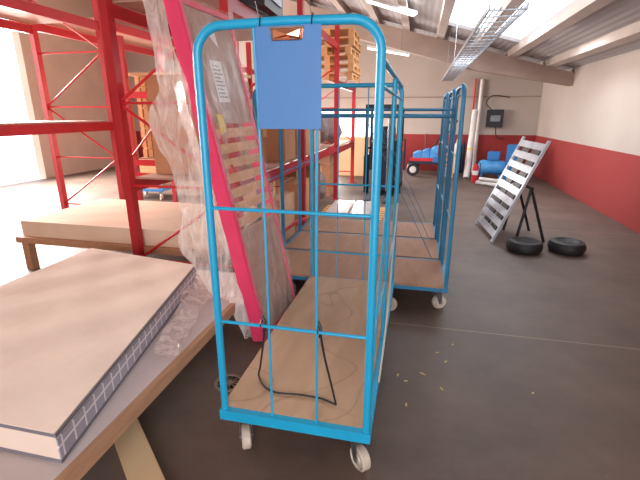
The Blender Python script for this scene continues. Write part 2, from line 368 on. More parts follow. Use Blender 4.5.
# clipboard hung from the top bar
t = empty('clipboard', (-.455, 1.486, 1.518), 0, 'blue plastic clipboard hanging from top bar of cyan cart', 'clipboard')
b = MB().box(-.117, .117, -.002, .002, 0, .338); b.build('board', M['blue_file'], t, bevel=.0015)
k = MB().prism([(-.058, -.002, .292), (-.052, -.009, .290), (.046, -.009, .290), (.052, -.002, .292), (.055, -.002, .328), (-.06, -.002, .330)], (0, -.003, .002)).build('clip', M['orange_reflection'], t, bevel=.001)
MB().prism([(-.045, -.010, .296), (0, -.014, .304), (.042, -.010, .296), (.046, -.010, .320), (-.048, -.010, .322)], (0, -.003, .003)).build('clip_lever', M['orange_reflection'], k)
MB().cyl((-.062, -.008, .330), (.058, -.008, .330), .003, 8).build('clip_hinge', M['iron'], k, True)
for i, x in enumerate((-.555, -.372)):
    b = MB().tube([(x+.001*math.sin(a), 1.512+.022*math.cos(a)-.004, 1.860+.034*math.sin(a)) for a in [2*PI*j/16 for j in range(16)]], .0022, 6, True)
    b.tube([(x, 1.486, 1.885), (x-.006, 1.47, 1.93)], .0014, 5)
    tag(b.build('cable_tie', M['black'], None, True), ['left', 'right'][i]+' black cable tie looped over cyan top bar holding clipboard', 'cable tie', 'cable ties holding the clipboard')
# rubber strap hooked on the lower crossbar, lying on the deck
pl = smooth_path([(-.602, 1.525, .69), (-.62, 1.56, .6), (-.70, 1.70, .36), (-.74, 1.77, .252), (-.69, 1.70, .247), (-.61, 1.66, .247), (-.49, 1.67, .247), (-.38, 1.665, .247), (-.30, 1.635, .25)], 6)
pl2 = [(-.30, 1.635, .25), (-.315, 1.61, .36), (-.34, 1.56, .55), (-.352, 1.526, .69)]
t = empty('elastic_strap', (-.5, 1.66, .247), 0, 'black elastic strap hooked on lower crossbar and lying on plywood deck', 'strap')
off = Vector((.5, -1.66, -.247))
MB().tube([p+off for p in pl+[Vector(q) for q in smooth_path(pl2, 4)][1:]], .005, 8).build('cord', M['rubber'], t, True)
for hx in (-.602, -.352):
    b = MB().tube([Vector(p)+off for p in ((hx-.012, 1.532, .735), (hx, 1.528, .715), (hx+.004, 1.524, .69), (hx, 1.525, .665))], .007, 8)
    b.tube([Vector(p)+off for p in ((hx-.004, 1.53, .712), (hx-.004, 1.512, .722), (hx-.004, 1.497, .712), (hx-.004, 1.495, .698))], .003, 6)
    b.build('hook', M['black'], t, True)
# twine hanging on the cart's right side
tag(MB().tube(smooth_path([(-.118, 1.86, .245), (-.112, 2.1, .38), (-.114, 2.45, .62), (-.112, 2.85, .98)], 5), .005, 6).tube(smooth_path([(-.118, 1.95, .245), (-.112, 2.25, .40), (-.116, 2.6, .60)], 5), .004, 6).build('twine', M['twine'], None, True), 'pale twine tied along right side of bright cyan cart', 'string')

# ------------------------------------------------------------ wrapped bed base leaning beside the cart
ph, al = .0868, .2148
bb = Vector((math.sin(ph), math.cos(ph), 0)); nn = Vector((-math.cos(ph), math.sin(ph), 0))
dd = Vector((0, 0, 1))*math.cos(al)+nn*math.sin(al); back = bb.cross(dd)       # into the rack (thickness)
if back.x > 0: back = -back
BW, BT, BL = .63, .10, 2.27
mt = Matrix((( bb.x, back.x, dd.x, -.965), (bb.y, back.y, dd.y, 2.468), (bb.z, back.z, dd.z, .022), (0, 0, 0, 1)))  # local: x across, y into, z up the length
t = empty('bed_base', (-.965, 2.468, .0), 0, 'tall slatted bed base with pink edges in clear plastic, leaning left of cyan cart', 'bed base')
lm = Matrix.Translation((.965, -2.468, 0)) @ mt
MB().box(-.012, .04, -.008, BT, 0, BL, lm).build('side_rail', M['pink'], t, bevel=.006)
MB().box(BW-.03, BW, 0, BT, 0, BL, lm).build('side_rail', M['pink'], t, bevel=.006)
MB().box(.035, BW-.03, 0, BT, 0, .035, lm).box(.035, BW-.03, 0, BT, BL-.035, BL, lm).build('end_rail', M['pink'], t)
MB().box(.035, BW-.03, .012, .022, .035, .80, lm).build('lower_panel', M['brown'], t)
MB().box(.035, BW-.03, .012, .022, 1.52, BL-.036, lm).build('upper_panel', M['brown'], t)
for k in range(7):
    MB().box(.035, BW-.03, .012, .024, .825+k*.10, .887+k*.10, lm).build('slat', M['slat'], t)
for k, (x, z) in enumerate(((.10, .905), (.13, 1.21), (.11, 1.41))):
    MB().box(x, x+.035, .006, .03, z-.02, z+.035, lm).build('slat_holder', M['redtube'], t)
lab = MB().box(.20, .34, .008, .011, 1.66, 1.93, lm).build('paper_label', M['paper'], t)
b = MB()
for k in range(9): b.box(.215, .325-.02*(k % 3), .0068, .0078, 1.69+k*.025, 1.698+k*.025, lm)
b.build('print_lines', M['grey_print'], lab)
MB().prism([lm @ Vector(p) for p in ((.22, .008, 2.12), (.36, .008, 2.02), (.34, .008, 2.18))], lm.to_3x3() @ Vector((0, .002, 0))).build('paper_label', M['paper'], t)
MB().box(.12, .19, .007, .010, 1.46, 1.58, lm).build('yellow_label', M['yellow'], t)
# plastic film: tight over the face, loose down the left side
def sheet(P, nu, nv, m, name, parent, amp, fr=7, seed=0):
    """P(u,v) -> Vector; crumpled by smooth noise"""
    from mathutils import noise
    bm = bmesh.new(); g = [[None]*(nv+1) for _ in range(nu+1)]
    for i in range(nu+1):
        for j in range(nv+1):
            p = P(i/nu, j/nv); q = Vector((p.x*fr+seed, p.y*fr, p.z*fr*.45))
            p = p+Vector((noise.noise(q), noise.noise(q+Vector((5, 9, 2))), noise.noise(q+Vector((1, 3, 8)))*.4))*amp
            p = p+Vector((noise.noise(q*2.7), noise.noise(q*2.7+Vector((5, 9, 2))), 0))*amp*.35
            g[i][j] = bm.verts.new(p)
    for i in range(nu):
        for j in range(nv): bm.faces.new((g[i][j], g[i+1][j], g[i+1][j+1], g[i][j+1]))
    me = bpy.data.meshes.new(name); bm.to_mesh(me); bm.free()
    for p in me.polygons: p.use_smooth = True
    me.materials.append(m); o = bpy.data.objects.new(name, me); C.objects.link(o); o.parent = parent; return o
sheet(lambda u, v: lm @ Vector((-.012+u*(BW+.02), -.016, .01+v*BL)), 24, 70, M['film_tight'], 'plastic_wrap', t, .006, 9)
FL = ((0, .02), (.34, .04), (.42, .18), (.8, .34), (1.0, .27), (1.25, .25), (1.45, .30), (1.62, .29), (1.8, .13), (2.0, .10), (2.5, .07))
def flare(z):
    for (a, fa), (b_, fb) in zip(FL, FL[1:]):
        if a <= z <= b_: k = (z-a)/(b_-a); k = k*k*(3-2*k); return fa+(fb-fa)*k
    return .05
def loose(u, v):
    z = .04+v*(BL-.02)
    a = lm @ Vector((-.02, BT-.012, z)); c = lm @ Vector((-.05-.03*math.sin(v*9), BT+.015+flare(z), z))
    return a.lerp(c, u)
sheet(loose, 20, 80, M['film'], 'plastic_wrap', t, .03, 6, 3)
sheet(lambda u, v: (lm @ Vector((-.02, BT+.03, .62+v*1.2))).lerp(lm @ Vector((.36, BT+.28+.05*v, .64+v*1.2)), u), 18, 40, M['film'], 'plastic_wrap', t, .05, 5, 11)

# ------------------------------------------------------------ low platform with mattress on the left
t = empty('low_platform', (-1.8, 2.2, 0), 0, 'low platform with white top and raw wood edge under the mattress', 'platform')
MB().box(-.9, .60, -1.75, .77, .298, .31).build('top_panel', M['white_board'], t)
MB().box(.60, .635, -1.75, .78, .245, .31).build('edge_board', M['wood_edge'], t)
MB().box(-.9, .60, -1.75, -1.715, .245, .298).box(-.9, .6, .745, .78, .245, .298).box(-.93, -.9, -1.75, .78, .245, .31).build('frame_board', M['wood_edge'], t)
for x in (-.84, .54):
    for y in (-1.69, .72): MB().box(x-.03, x+.03, y-.03, y+.03, 0, .298).build('leg', M['wood_edge'], t)

def slab(name, cs, th, m, parent=None, nd=14, puff=.01):
    """cushion from 4 top corners (Vector) and thickness, subdivided with slight quilting"""
    bm = bmesh.new(); n = nd; top = []; bot = []
    for i in range(n+1):
        ra, rb = [], []
        for j in range(n+1):
            u, v = i/n, j/n; p = (cs[0]*(1-u)+cs[1]*u)*(1-v)+(cs[3]*(1-u)+cs[2]*u)*v
            q = math.sin(u*PI*5)*math.sin(v*PI*6)*puff if 0 < i < n and 0 < j < n else 0
            ra.append(bm.verts.new(p+Vector((0, 0, q)))); rb.append(bm.verts.new(p-Vector((0, 0, th))))
        top.append(ra); bot.append(rb)
    for i in range(n):
        for j in range(n):
            bm.faces.new((top[i][j], top[i+1][j], top[i+1][j+1], top[i][j+1])); bm.faces.new((bot[i][j], bot[i][j+1], bot[i+1][j+1], bot[i+1][j]))
    for j in range(n):
        for i in (0, n): bm.faces.new((top[i][j], top[i][j+1], bot[i][j+1], bot[i][j]))
        for i in (0, n): bm.faces.new((top[j][i], top[j+1][i], bot[j+1][i], bot[j][i]))
    bmesh.ops.recalc_face_normals(bm, faces=bm.faces)
    me = bpy.data.meshes.new(name); bm.to_mesh(me); bm.free()
    for p in me.polygons: p.use_smooth = True
    try: me.set_sharp_from_angle(angle=.9)
    except Exception: pass
    me.materials.append(m); o = bpy.data.objects.new(name, me); C.objects.link(o); o.parent = parent; return o
def check_mat():
    m = bpy.data.materials.new('mattress_side_grid'); m.use_nodes = True; nt = m.node_tree; b = nt.nodes['Principled BSDF']; L = nt.links
    tc = nt.nodes.new('ShaderNodeTexCoord'); br = nt.nodes.new('ShaderNodeTexBrick'); br.offset = 0
    mp = nt.nodes.new('ShaderNodeMapping'); mp.inputs['Rotation'].default_value = (0, PI/2, 0)
    cx = nt.nodes.new('ShaderNodeCombineXYZ'); sp = nt.nodes.new('ShaderNodeSeparateXYZ'); L.new(tc.outputs['Object'], sp.inputs[0]); L.new(sp.outputs[1], cx.inputs[0]); L.new(sp.outputs[2], cx.inputs[1])
    L.new(cx.outputs[0], br.inputs[0]); br.inputs['Scale'].default_value = 1; br.inputs['Brick Width'].default_value = .075; br.inputs['Row Height'].default_value = .075; br.inputs['Mortar Size'].default_value = .005
    br.inputs['Color1'].default_value = lin('#a7a3ac'); br.inputs['Color2'].default_value = lin('#9d99a4'); br.inputs['Mortar'].default_value = lin('#e4dde0')
    L.new(br.outputs[0], b.inputs['Base Color']); b.inputs['Roughness'].default_value = .85; return m
M['check'] = check_mat()
V = Vector
root = V((-1.9, 2.0, .312))
mc = [V((-1.62, 2.72, .452)), V((-2.7, 2.90, .452)), V((-2.7, 1.0, .452)), V((-1.23, 1.0, .452))]
t = empty('mattress', root, 0, 'quilted beige mattress with grey gridded side lying on low platform', 'mattress')
loc = [c-root for c in mc]
slab('body', [loc[0], loc[1], loc[2], loc[3]], .138, M['mattress'], t, 24, .006)
side = MB(); a, d_ = loc[0], loc[3]; nrm = V((1, 0, 0))
side.prism([a+V((.0, 0, -.03)), d_+V((.0, 0, -.03)), d_+V((.0, 0, -.12)), a+V((.0, 0, -.12))], (.006, .001, 0)); side.build('side_band', M['check'], t)
for dz in (-.012, -.128):
    MB().tube([p+V((0.004, 0, dz)) for p in (loc[1], loc[0], loc[3], loc[2])], .008, 8).build('piping', M['piping'], t, True)
# loose film lying on the platform in front of the mattress
o = sheet(lambda u, v: V((-1.57+.24*v+.15*u, 2.70-1.0*v, .345+.07*(1-u)*(1-v))), 16, 30, M['film'], 'plastic_sheet', None, .03, 8, 20)
tag(o, 'crumpled clear plastic sheet lying on platform edge beside mattress', 'plastic sheet')
# pale foam slab behind, on a second platform
t = empty('low_platform', (-2.9, 3.92, 0), 0, 'second low wooden platform behind the first, carrying thick cream foam slab', 'platform')
MB().box(-1.05, 1.18, -.65, .62, .30, .36).build('top_panel', M['wood_edge'], t)
for x in (-.98, 1.1):
    for y in (-.58, .55): MB().box(x-.04, x+.04, y-.04, y+.04, 0, .30).build('leg', M['wood_edge'], t)
tag(slab('foam_slab', [V((-1.80, 4.5, .52)), V((-3.9, 4.5, .52)), V((-3.9, 3.32, .52)), V((-1.80, 3.32, .52))], .158, M['foam'], None, 12, .006), 'thick cream foam slab on second platform behind the mattress', 'foam slab')
# plank sticking out from under the platform
b = MB(); d = V((.76, -.65, 0)); n_ = V((-.65, -.76, 0))
p0 = V((-1.62, 1.79, 0)); p1 = p0+d*1.5
b.prism([p0, p1, p1+n_*.13, p0+n_*.13], (0, 0, .05))
tag(b.build('plank', M['cream'], None, bevel=.003), 'cream wooden plank on the floor poking out from under the low platform', 'plank')

# drain cover
t = empty('drain_cover', (-1.03, 1.99, 0), 0, 'round rusty iron drain cover in floor left of cyan cart', 'drain cover')
MB().lathe((0, 0, 0), (0, 0, 1), [(.088, 0), (.088, .006), (.072, .008), (.068, .003), (.068, 0)], 32).build('rim', M['iron'], t)
b = MB()
for k in range(12):
    a = 2*PI*k/12; b.box(.02, .07, -.004, .004, .001, .005, Matrix.Rotation(a, 4, 'Z'))
b.lathe((0, 0, 0), (0, 0, 1), [(.022, 0), (.022, .006)], 16).build('grate', M['iron'], t)
# wood chips on the floor
for k, (x, y) in enumerate(((.02, 2.25), (-.03, 2.3), (.12, 2.35), (.27, 2.52), (.23, 2.22), (.22, 2.62), (.03, 2.03), (.17, 1.35), (.13, 1.22), (.36, 1.47), (.02, 1.30), (-.08, 1.22), (-.47, 1.18), (.33, 2.75), (.62, 1.62), (.75, 2.3))):
    L = .012+.010*((k*7) % 5)/4; a = k*1.3
    b = MB().prism([V((x, y, 0))+Matrix.Rotation(a, 3, 'Z') @ V(q) for q in ((-L, -.003, 0), (L*.4, -.005, 0), (L, .002, 0), (0, .006, 0), (-L*.7, .003, 0))], (0, 0, .004))
    tag(b.build('wood_chip', M['chip']), *((('small pale wood chip on floor to the right of the cyan cart, mid floor', 'wood chip', 'wood chips in the middle of the floor') if y > 1.9 else ('small pale wood chip on floor close to the front wheels of cyan cart', 'wood chip', 'wood chips near the front wheels'))))

# ------------------------------------------------------------ pallet racks
def rack(name, xf, xb, ys, label, levels, top=3.3, shelf=()):
    """levels: list of (bay index, z)"""
    t = empty('pallet_rack', (xf, ys[0], 0), 0, label, 'rack')
    L = lambda x, y: (x-xf, y-ys[0])
    for y in ys:
        for x in (xf, xb):
            X, Y = L(x, y); s = 1 if x == xf else -1; h = min(top, roofz(x)-.75 if y > 9 else top)
            b = MB(); b.box(X-.035, X+.035, Y-.04, Y+.04, .012, h); u = b.build('upright', M['red'], t)
            MB().box(X-.07, X+.07, Y-.07, Y+.07, 0, .012).build('foot_plate', M['red'], u)
        b = MB(); z = .25; f = 0; Xa, Y = L(xf, y); Xb, _ = L(xb, y)
        while z < top-.9:
            b.cyl((Xa if f else Xb, Y, z), (Xb if f else Xa, Y, z+.7), .012, 6); b.cyl((Xa, Y, z), (Xb, Y, z), .012, 6); z += .7; f = 1-f
        b.build('brace', M['redtube'], t)
    for bay, z in levels:
        for x in (xf, xb):
            X, Ya = L(x, ys[bay]+.04); _, Yb = L(x, ys[bay+1]-.04)
            b = MB().box(X-.025, X+.025, Ya, Yb, z-.11, z-.02); b.box(X-.012, X+.012, Ya, Yb, z-.02, z); b.build('beam', M['red'], t)
    for bay, z in shelf:
        Xa, Ya = L(xf, ys[bay]+.06); Xb, Yb = L(xb, ys[bay+1]-.06)
        MB().box(Xb+.03, Xa-.03, Ya, Yb, z, z+.018).build('shelf_panel', M['brown'], t)
    return t
ys = [3.24, 5.35, 7.67, 9.72]
rack('a', -1.47, -2.5, ys, 'red pallet rack with loaded shelf, running along behind the crosswise carts',
     [(0, 1.0), (1, 1.0), (2, .95), (0, 2.42), (1, 2.72), (2, 2.12)], 3.05, [(0, 1.0), (1, 1.0), (2, .95), (0, 2.42)])
rack('b', -4.15, -5.2, [2.6, 5.2, 9.6, 11.6], 'red pallet rack further left, beyond the foam slab',
     [(0, 1.45), (0, 2.7), (2, 1.3), (2, 2.6), (1, 2.75)], 3.6, [(0, 1.45), (2, 1.3), (0, 2.7), (1, 2.75)])

def carton(x0, x1, y0, y1, z0, z1, m, label, group=None, rz=0, open_=False, name='cardboard_box'):
    cx, cy = (x0+x1)/2, (y0+y1)/2; t = empty(name, (cx, cy, z0), rz, label, 'box', group); a, c, h = (x1-x0)/2, (y1-y0)/2, z1-z0
    MB().box(-a, a, -c, c, 0, h).build('carton', m, t, bevel=.004)
    MB().box(-.025, .025, -c-.001, c+.001, h*.75, h+.0015).build('tape', M['tape'], t) if a < c else MB().box(-a-.001, a+.001, -.025, .025, h*.75, h+.0015).build('tape', M['tape'], t)
    return t
zs = 1.018
carton(-2.0, -1.52, 4.72, 5.22, zs, 1.40, M['card'], 'brown cardboard box on the rack shelf beside the red upright, below the clipboard', rz=.04)
carton(-2.4, -2.08, 4.5, 5.2, zs, 1.52, M['card3'], 'dark brown cardboard box at the back of the rack shelf near the first upright')
carton(-1.98, -1.50, 5.55, 6.1, zs, 1.36, M['card'], 'brown cardboard box on rack shelf just beyond the first red upright')
carton(-1.96, -1.54, 6.2, 6.7, zs, 1.3, M['card2'], 'pale cardboard box on rack shelf in the middle of the second bay')
carton(-1.96, -1.5, 4.72, 5.2, 1.405, 1.72, M['card2'], 'pale cardboard box stacked on the brown box below the clipboard', rz=-.05)
# cross rack with a wide stack of bundled battens
t = empty('pallet_rack', (-3.3, 6.0, 0), 0, 'red cross rack on the left, holding the wide stack of peach battens', 'rack')
for x in (-.86, .66):
    for y in (-.4, .55):
        u = MB().box(x-.03, x+.03, y-.03, y+.03, .012, 2.6).build('upright', M['red'], t); MB().box(x-.06, x+.06, y-.06, y+.06, 0, .012).build('foot_plate', M['red'], u)
for z in (.70, .90, 1.86):
    for y in (-.44, .59): MB().box(-.83, .63, y-.012, y+.012, z-.09, z).build('beam', M['redtube'], t)
MB().box(-.80, .60, -.42, .57, .902, .92).build('shelf_panel', M['brown'], t)
MB().cyl((-.86, -.47, .95), (.66, -.47, 2.5), .014, 8).build('brace', M['redtube'], t)
t = empty('batten_stack', (-3.4, 6.05, .922), 0, 'wide stack of short peach battens with cream cover board, on the red cross rack', 'timber stack')
for k in range(8):
    b = MB()
    for j in range(15): b.box(-.68+j*.095, -.68+j*.095+.07, -.36, .42, k*.145, k*.145+.125)
    b.box(-.7, .75, -.30, -.2, k*.145+.125, k*.145+.145).box(-.7, .75, .2, .3, k*.145+.125, k*.145+.145)
    b.build('batten_row', M['pallet'], t)
MB().box(-.74, .80, -.40, .45, 1.16, 1.20).build('cover_board', M['cream'], t)
carton(-2.4, -1.75, 3.5, 4.3, 1.02, 1.88, M['card'], 'tall brown cardboard box on rack shelf just right of the bed base')

# bags on the shelf, leaning together
def bag(x, y, z0, r, h, m, label, group=None, seed=0, name='wrapped_bundle', cat='bundle'):
    from mathutils import noise
    bm = bmesh.new(); bmesh.ops.create_icosphere(bm, subdivisions=4, radius=1)
    for v in bm.verts:
        p = v.co.copy(); k = 1+.22*noise.noise(p*1.6+V((seed, 0, 0)))+.08*noise.noise(p*5+V((seed, 3, 0)))
        q = V((p.x*r*k, p.y*r*k, (p.z*.5+.5)*h)); 
        if abs(p.z) < .8: q.x *= 1.05
        v.co = q if q.z > .02 else V((q.x, q.y, 0))
    me = bpy.data.meshes.new(name); bm.to_mesh(me); bm.free()
    for p in me.polygons: p.use_smooth = True
    me.materials.append(m); o = bpy.data.objects.new(name, me); C.objects.link(o); o.location = (x, y, z0); return tag(o, label, cat, group)
bag(-1.75, 7.1, zs, .24, .62, M['grey_bag'], 'grey wrapped bundle standing on rack shelf beside the bright window', seed=1)
bag(-1.72, 8.1, .968, .24, .55, M['grey_bag'], 'darker grey wrapped bundle at far end of rack shelf', seed=5)
bag(-2.2, 6.4, zs, .20, .95, M['grey_bag'], 'tall grey wrapped bundle at the back of rack shelf, behind the clipboard edge', seed=9)
# below the shelf
carton(-2.1, -1.56, 4.62, 5.26, 0, .58, M['card2'], 'large pale cardboard box under the rack shelf beside the first red upright')
carton(-2.1, -1.6, 5.6, 6.2, 0, .62, M['card'], 'brown cardboard box on the floor under the second rack bay')
carton(-2.05, -1.6, 6.35, 6.95, 0, .75, M['card3'], 'dark brown cardboard box under second rack bay near the shiny flat cartons')
carton(-2.0, -1.62, 7.9, 8.4, 0, .60, M['card'], 'brown cardboard box on the floor under the third rack bay')
carton(-1.97, -1.64, 7.95, 8.35, .605, .80, M['card2'], 'small pale box stacked on brown box under the third rack bay')
bag(-1.8, 7.3, 0, .22, .6, M['grey_bag'], 'grey wrapped bundle on the floor between second and third rack bays', seed=3)
for k, y in enumerate((4.70, 4.86, 5.02, 5.17)):
    t = empty('rolled_mat', (-1.72-.05*(k % 2), y, .585), 0, ['first', 'second', 'third', 'fourth'][k]+' from the left of four pale rolled mats standing under the rack shelf', 'roll', 'rolled mats under the shelf')
    MB().lathe((0, 0, 0), (0, 0, 1), [(.055, 0), (.055, .2-.02*(k % 2)), (.035, .2-.02*(k % 2)), (.03, .16)], 16).build('mat', M['foam'] if k % 2 else M['card2'], t, True)
    MB().lathe((0, 0, .09), (0, 0, 1), [(.0565, 0), (.0565, .015)], 16).build('band', M['redtube'], t)
# red low barrow frame by the first upright
t = empty('hand_truck', (-1.62, 5.72, 0), 0, 'low bright red tubular frame on the floor behind the first red upright', 'hand truck')
t.location = (-1.37, 4.98, 0)
MB().tube(smooth_path([(-.06, -.85, .30), (-.02, -.6, .31), (0, -.25, .31), (.02, 0, .28)], 4), .018, 8).build('handle', M['redtube'], t, True)
MB().lathe((.03, -.02, .09), (1, 0, 0), [(.03, -.02), (.09, -.02), (.09, .02), (.03, .02)], 20).build('wheel', M['redtube'], t, True)
MB().cyl((.02, 0, .09), (.02, 0, .29), .014, 8).cyl((-.06, -.85, 0), (-.06, -.85, .3), .014, 8).build('stand', M['redtube'], t, True)
# pallet stack on the upper beam of the third bay
pal = None
for k in range(6):
    if k == 0:
        pal = empty('wooden_pallet', (-1.68, 8.25, 2.122), 0, None, 'pallet', 'pallets stacked on the upper rack beams'); t = pal
        for j in range(7): MB().box(-.47, .47, -.48+j*.145, -.48+j*.145+.1, .118, .138).build('deck_board', M['pallet'], t)
        for x in (-.42, 0, .42):
            MB().box(x-.05, x+.05, -.48, .49, .098, .118).build('stringer', M['pallet'], t)
            for y in (-.43, 0, .43): MB().box(x-.05, x+.05, y-.05, y+.06, .02, .098).build('block', M['pallet'], t)
            MB().box(x-.05, x+.05, -.48, .49, 0, .02).build('bottom_board', M['pallet'], t)
    else:
        t = copy_tree(pal); t.location = (-1.68+.02*((k*5) % 3-1), 8.25+.012*((k*3) % 3-1), 2.122+k*.14); t.rotation_euler.z = .03*((k*7) % 3-1)
    t['label'] = ['lowest', 'second', 'third', 'fourth', 'fifth', 'topmost'][k]+' wooden pallet of the stack on the high rack beams'+('' if k in (0, 5) else ', counted from below')
# grey crate and cream box on the top of the first bay
t = empty('plastic_crate', (-1.75, 4.0, 2.44), .05, 'dark grey crate on top shelf of rack above the clipboard', 'crate')
b = MB(); b.box(-.4, .4, -.3, .3, 0, .02).box(-.4, .4, -.3, -.28, .02, .24).box(-.4, .4, .28, .3, .02, .24).box(-.4, -.38, -.28, .28, .02, .24).box(.38, .4, -.28, .28, .02, .24)
b.build('shell', M['black'], t); MB().box(.40, .415, -.2, .2, .08, .16).build('handle', M['steel'], t)
carton(-2.0, -1.4, 3.75, 4.3, 2.685, 2.92, M['cream'], 'cream box stacked on the dark grey crate at top of rack', rz=.05)

# small blue trolley with a box in the far left
t = empty('platform_trolley', (-4.95, 7.1, 0), .05, 'small pale blue platform trolley beyond the foam slab on the left', 'trolley')
MB().box(-.45, .35, -.3, .3, .16, .20).build('platform', M['blue'], t)
for i, (x, y) in enumerate(((-.36, -.24), (.28, -.24), (-.36, .24), (.28, .24))): caster(x, y, .3+i*.4, M['wheel'], t, .16, .06)
MB().tube([(.33, -.26, .2), (.33, -.26, .85), (.33, .26, .85), (.33, .26, .2)], .012, 8).build('handle', M['cyan'], t, True)
carton(-5.33, -4.72, 6.87, 7.33, .2005, .70, M['card'], 'brown cardboard box riding on the small blue platform trolley', rz=.05)

# shiny flat cartons on a pallet behind the crosswise carts
t = copy_tree(pal); t.location = (-.90, 6.02, 0); t.rotation_euler.z = 0; t['label'] = 'low wooden pallet on the floor under the shiny flat cartons'; del t['group']
for k in range(6):
    t = empty('flat_carton', (-.90+.012*((k*5) % 3-1), 6.03, .139+k*.0145), .02*((k*7) % 3-1), ['bottom', 'second from bottom', 'third from bottom', 'fourth from bottom', 'second from top', 'topmost'][k]+' sheet in the pile of shiny flat cartons behind crosswise carts', 'carton', 'shiny flat cartons on the pallet')
    MB().box(-.33, .33, -.48, .48, 0, .0135).build('sheet', M['shiny'], t)
    if k == 5: MB().box(-.02, .012, -.48, .48, .0135, .0145).build('strap', M['black'], t)
tag(MB().box(-2.05, -1.2, 10.75, 11.15, 0, .98).build('crate', M['cream'], None, bevel=.01), 'large cream block added before the far door opening to stand in for cream wall', 'crate')  # added block covering door glare, stands in for the cream wall

# ------------------------------------------------------------ forklift
t = empty('forklift', (-.68, 8.6, 0), 0, 'dark navy forklift with mast and overhead guard beyond the crosswise carts', 'forklift')
b = MB().box(-.36, .36, -.25, 1.1, .12, .78); b.build('body', M['navy'], t, bevel=.03)
MB().box(-.34, .34, .55, 1.15, .78, 1.0).build('counterweight', M['navy'], t, bevel=.05)
for x in (-.30, .30): MB().box(x-.03, x+.03, -.38, -.30, .05, 1.72).box(x*.72-.018, x*.72+.018, -.37, -.31, .05, 1.66).build('mast_rail', M['black'], t)
MB().box(-.33, .33, -.37, -.31, 1.66, 1.72).build('mast_crossbar', M['black'], t); MB().box(-.33, .33, -.37, -.31, .9, .94).build('mast_crossbar', M['black'], t)
MB().box(-.24, .24, -.36, -.32, .10, .86).build('mast_panel', M['navy'], t, bevel=.01)
for x in (-.12, .12): MB().cyl((x, -.385, .1), (x, -.34, 1.55), .022, 10).build('lift_cylinder', M['steel'], t, True)
for x in (-.18, .18): MB().prism([(x-.045, -.42, .03), (x+.045, -.42, .03), (x+.045, -.42, .5), (x-.045, -.42, .5)], (0, .035, 0)).box(x-.045, x+.045, -1.15, -.42, .03, .06).build('fork', M['steel'], t)
for x in (-.33, .33):
    MB().tube([(x, -.22, .78), (x, -.1, 1.62), (x, .75, 1.66), (x, .95, .98)], .022, 8).build('guard_post', M['black'], t, True)
b = MB()
for k in range(6): b.box(-.33, .33, -.08+k*.16, -.05+k*.16, 1.64, 1.67)
b.build('overhead_guard', M['black'], t)
MB().box(-.2, .2, .2, .55, .78, .90).box(-.2, .2, .50, .6, .9, 1.3).build('seat', M['black'], t, bevel=.03)
MB().tube([V((0, .05, 1.15))+V((.13*math.cos(a), .05*math.sin(a), .12*math.sin(a))) for a in [2*PI*j/16 for j in range(16)]], .012, 6, True).build('steering_wheel', M['black'], t, True)
for x in (-.36, .30):
    for y in (.0, .85): MB().lathe((x, y, .16), (1, 0, 0), [(.05, -.0), (.15, 0), (.16, .02), (.16, .06), (.15, .08), (.05, .08)], 24).build('wheel', M['rubber'], t, True)
MB().tube([(.37, -.15, .5), (.43, -.15, .5), (.43, -.15, 1.08), (.37, -.15, 1.08)], .016, 8).build('side_guard', M['navy'], t, True)

# ------------------------------------------------------------ far end: utility cart with tarps, pallet, hoses
t = empty('utility_trailer', (.28, 11.4, 0), 0, 'low red and blue utility trailer with blue tarpaulin bags by far wall', 'trailer')
MB().box(-.5, .62, -.25, .35, .30, .40).build('chassis', M['navy'], t, bevel=.01)
MB().box(-.48, .10, -.27, -.25, .38, .46).build('side_panel', M['redtube'], t); MB().box(.10, .60, -.27, -.25, .36, .50).build('side_panel', M['blue'], t)
MB().box(-.3, .6, -.24, .3, .40, .44).build('bed', M['black'], t)
for x in (-.38, .42):
    for y in (-.30, .30):
        w_ = MB().lathe((x, y-.04, .17), (0, 1, 0), [(.07, 0), (.15, 0), (.165, .02), (.165, .07), (.15, .09), (.07, .09)], 24).build('wheel', M['rubber'], t, True)
        MB().lathe((x, y-.045, .17), (0, 1, 0), [(.015, -.01), (.085, 0), (.085, .08), (.015, .09)], 20).build('hub', M['white_pvc'], w_, True)
for x, y, dx in ((-.05, .16, .55), (.05, .2, .62)): MB().cyl((x, y, .45), (x+dx, y+.1, 1.38), .022, 8).build('boom', M['black'], t, True)
MB().cyl((-.1, .1, .44), (-.1, .1, 1.05), .014, 8).build('post', M['black'], t, True)
for k, (x, h) in enumerate(((-.02, .17), (.19, .23), (.40, .30))):
    b = MB().prism([(x-.10, 11.24, .4425), (x+.10, 11.24, .4425), (x+.105, 11.24, .4425+h), (x+.06, 11.24, .4425+h*.93), (x+.02, 11.24, .4425+h*.97), (x-.03, 11.24, .4425+h*.8), (x-.10, 11.24, .4425+h*.62)], (0, .34, .015))
    tag(b.build('folded_tarpaulin', M['blue_tarp'], None, False, .008), ['left and lowest', 'middle', 'right and tallest'][k]+' of three folded blue tarpaulins on the utility trailer', 'tarpaulin', 'folded tarpaulins on the trailer')
t = empty('wooden_pallet', (.72, 10.98, 0), 0, 'pale wooden pallet standing upright on edge beside the utility trailer', 'pallet')
for x in (-.16, .14): MB().box(x, x+.03, -.03, .03, 0, .62).build('stringer', M['pallet'], t)
for k in range(5): MB().box(-.16, .17, -.045, -.03, .03+k*.13, .10+k*.13).build('deck_board', M['pallet'], t)
for k, (x, y, z, r) in enumerate(((1.02, 11.95, .25, .07), (1.18, 12.0, .22, .06))):
    tag(MB().lathe((x, y, 0), (0, 0, 1), [(r, 0), (r, z+.5), (r*.4, z+.58), (r*.4, z+.64)], 16).build('gas_cylinder', M['navy'] if k else M['white_pvc'], None, True), ['white', 'dark blue'][k]+' gas cylinder standing near far wall behind the cart end frames', 'gas cylinder')
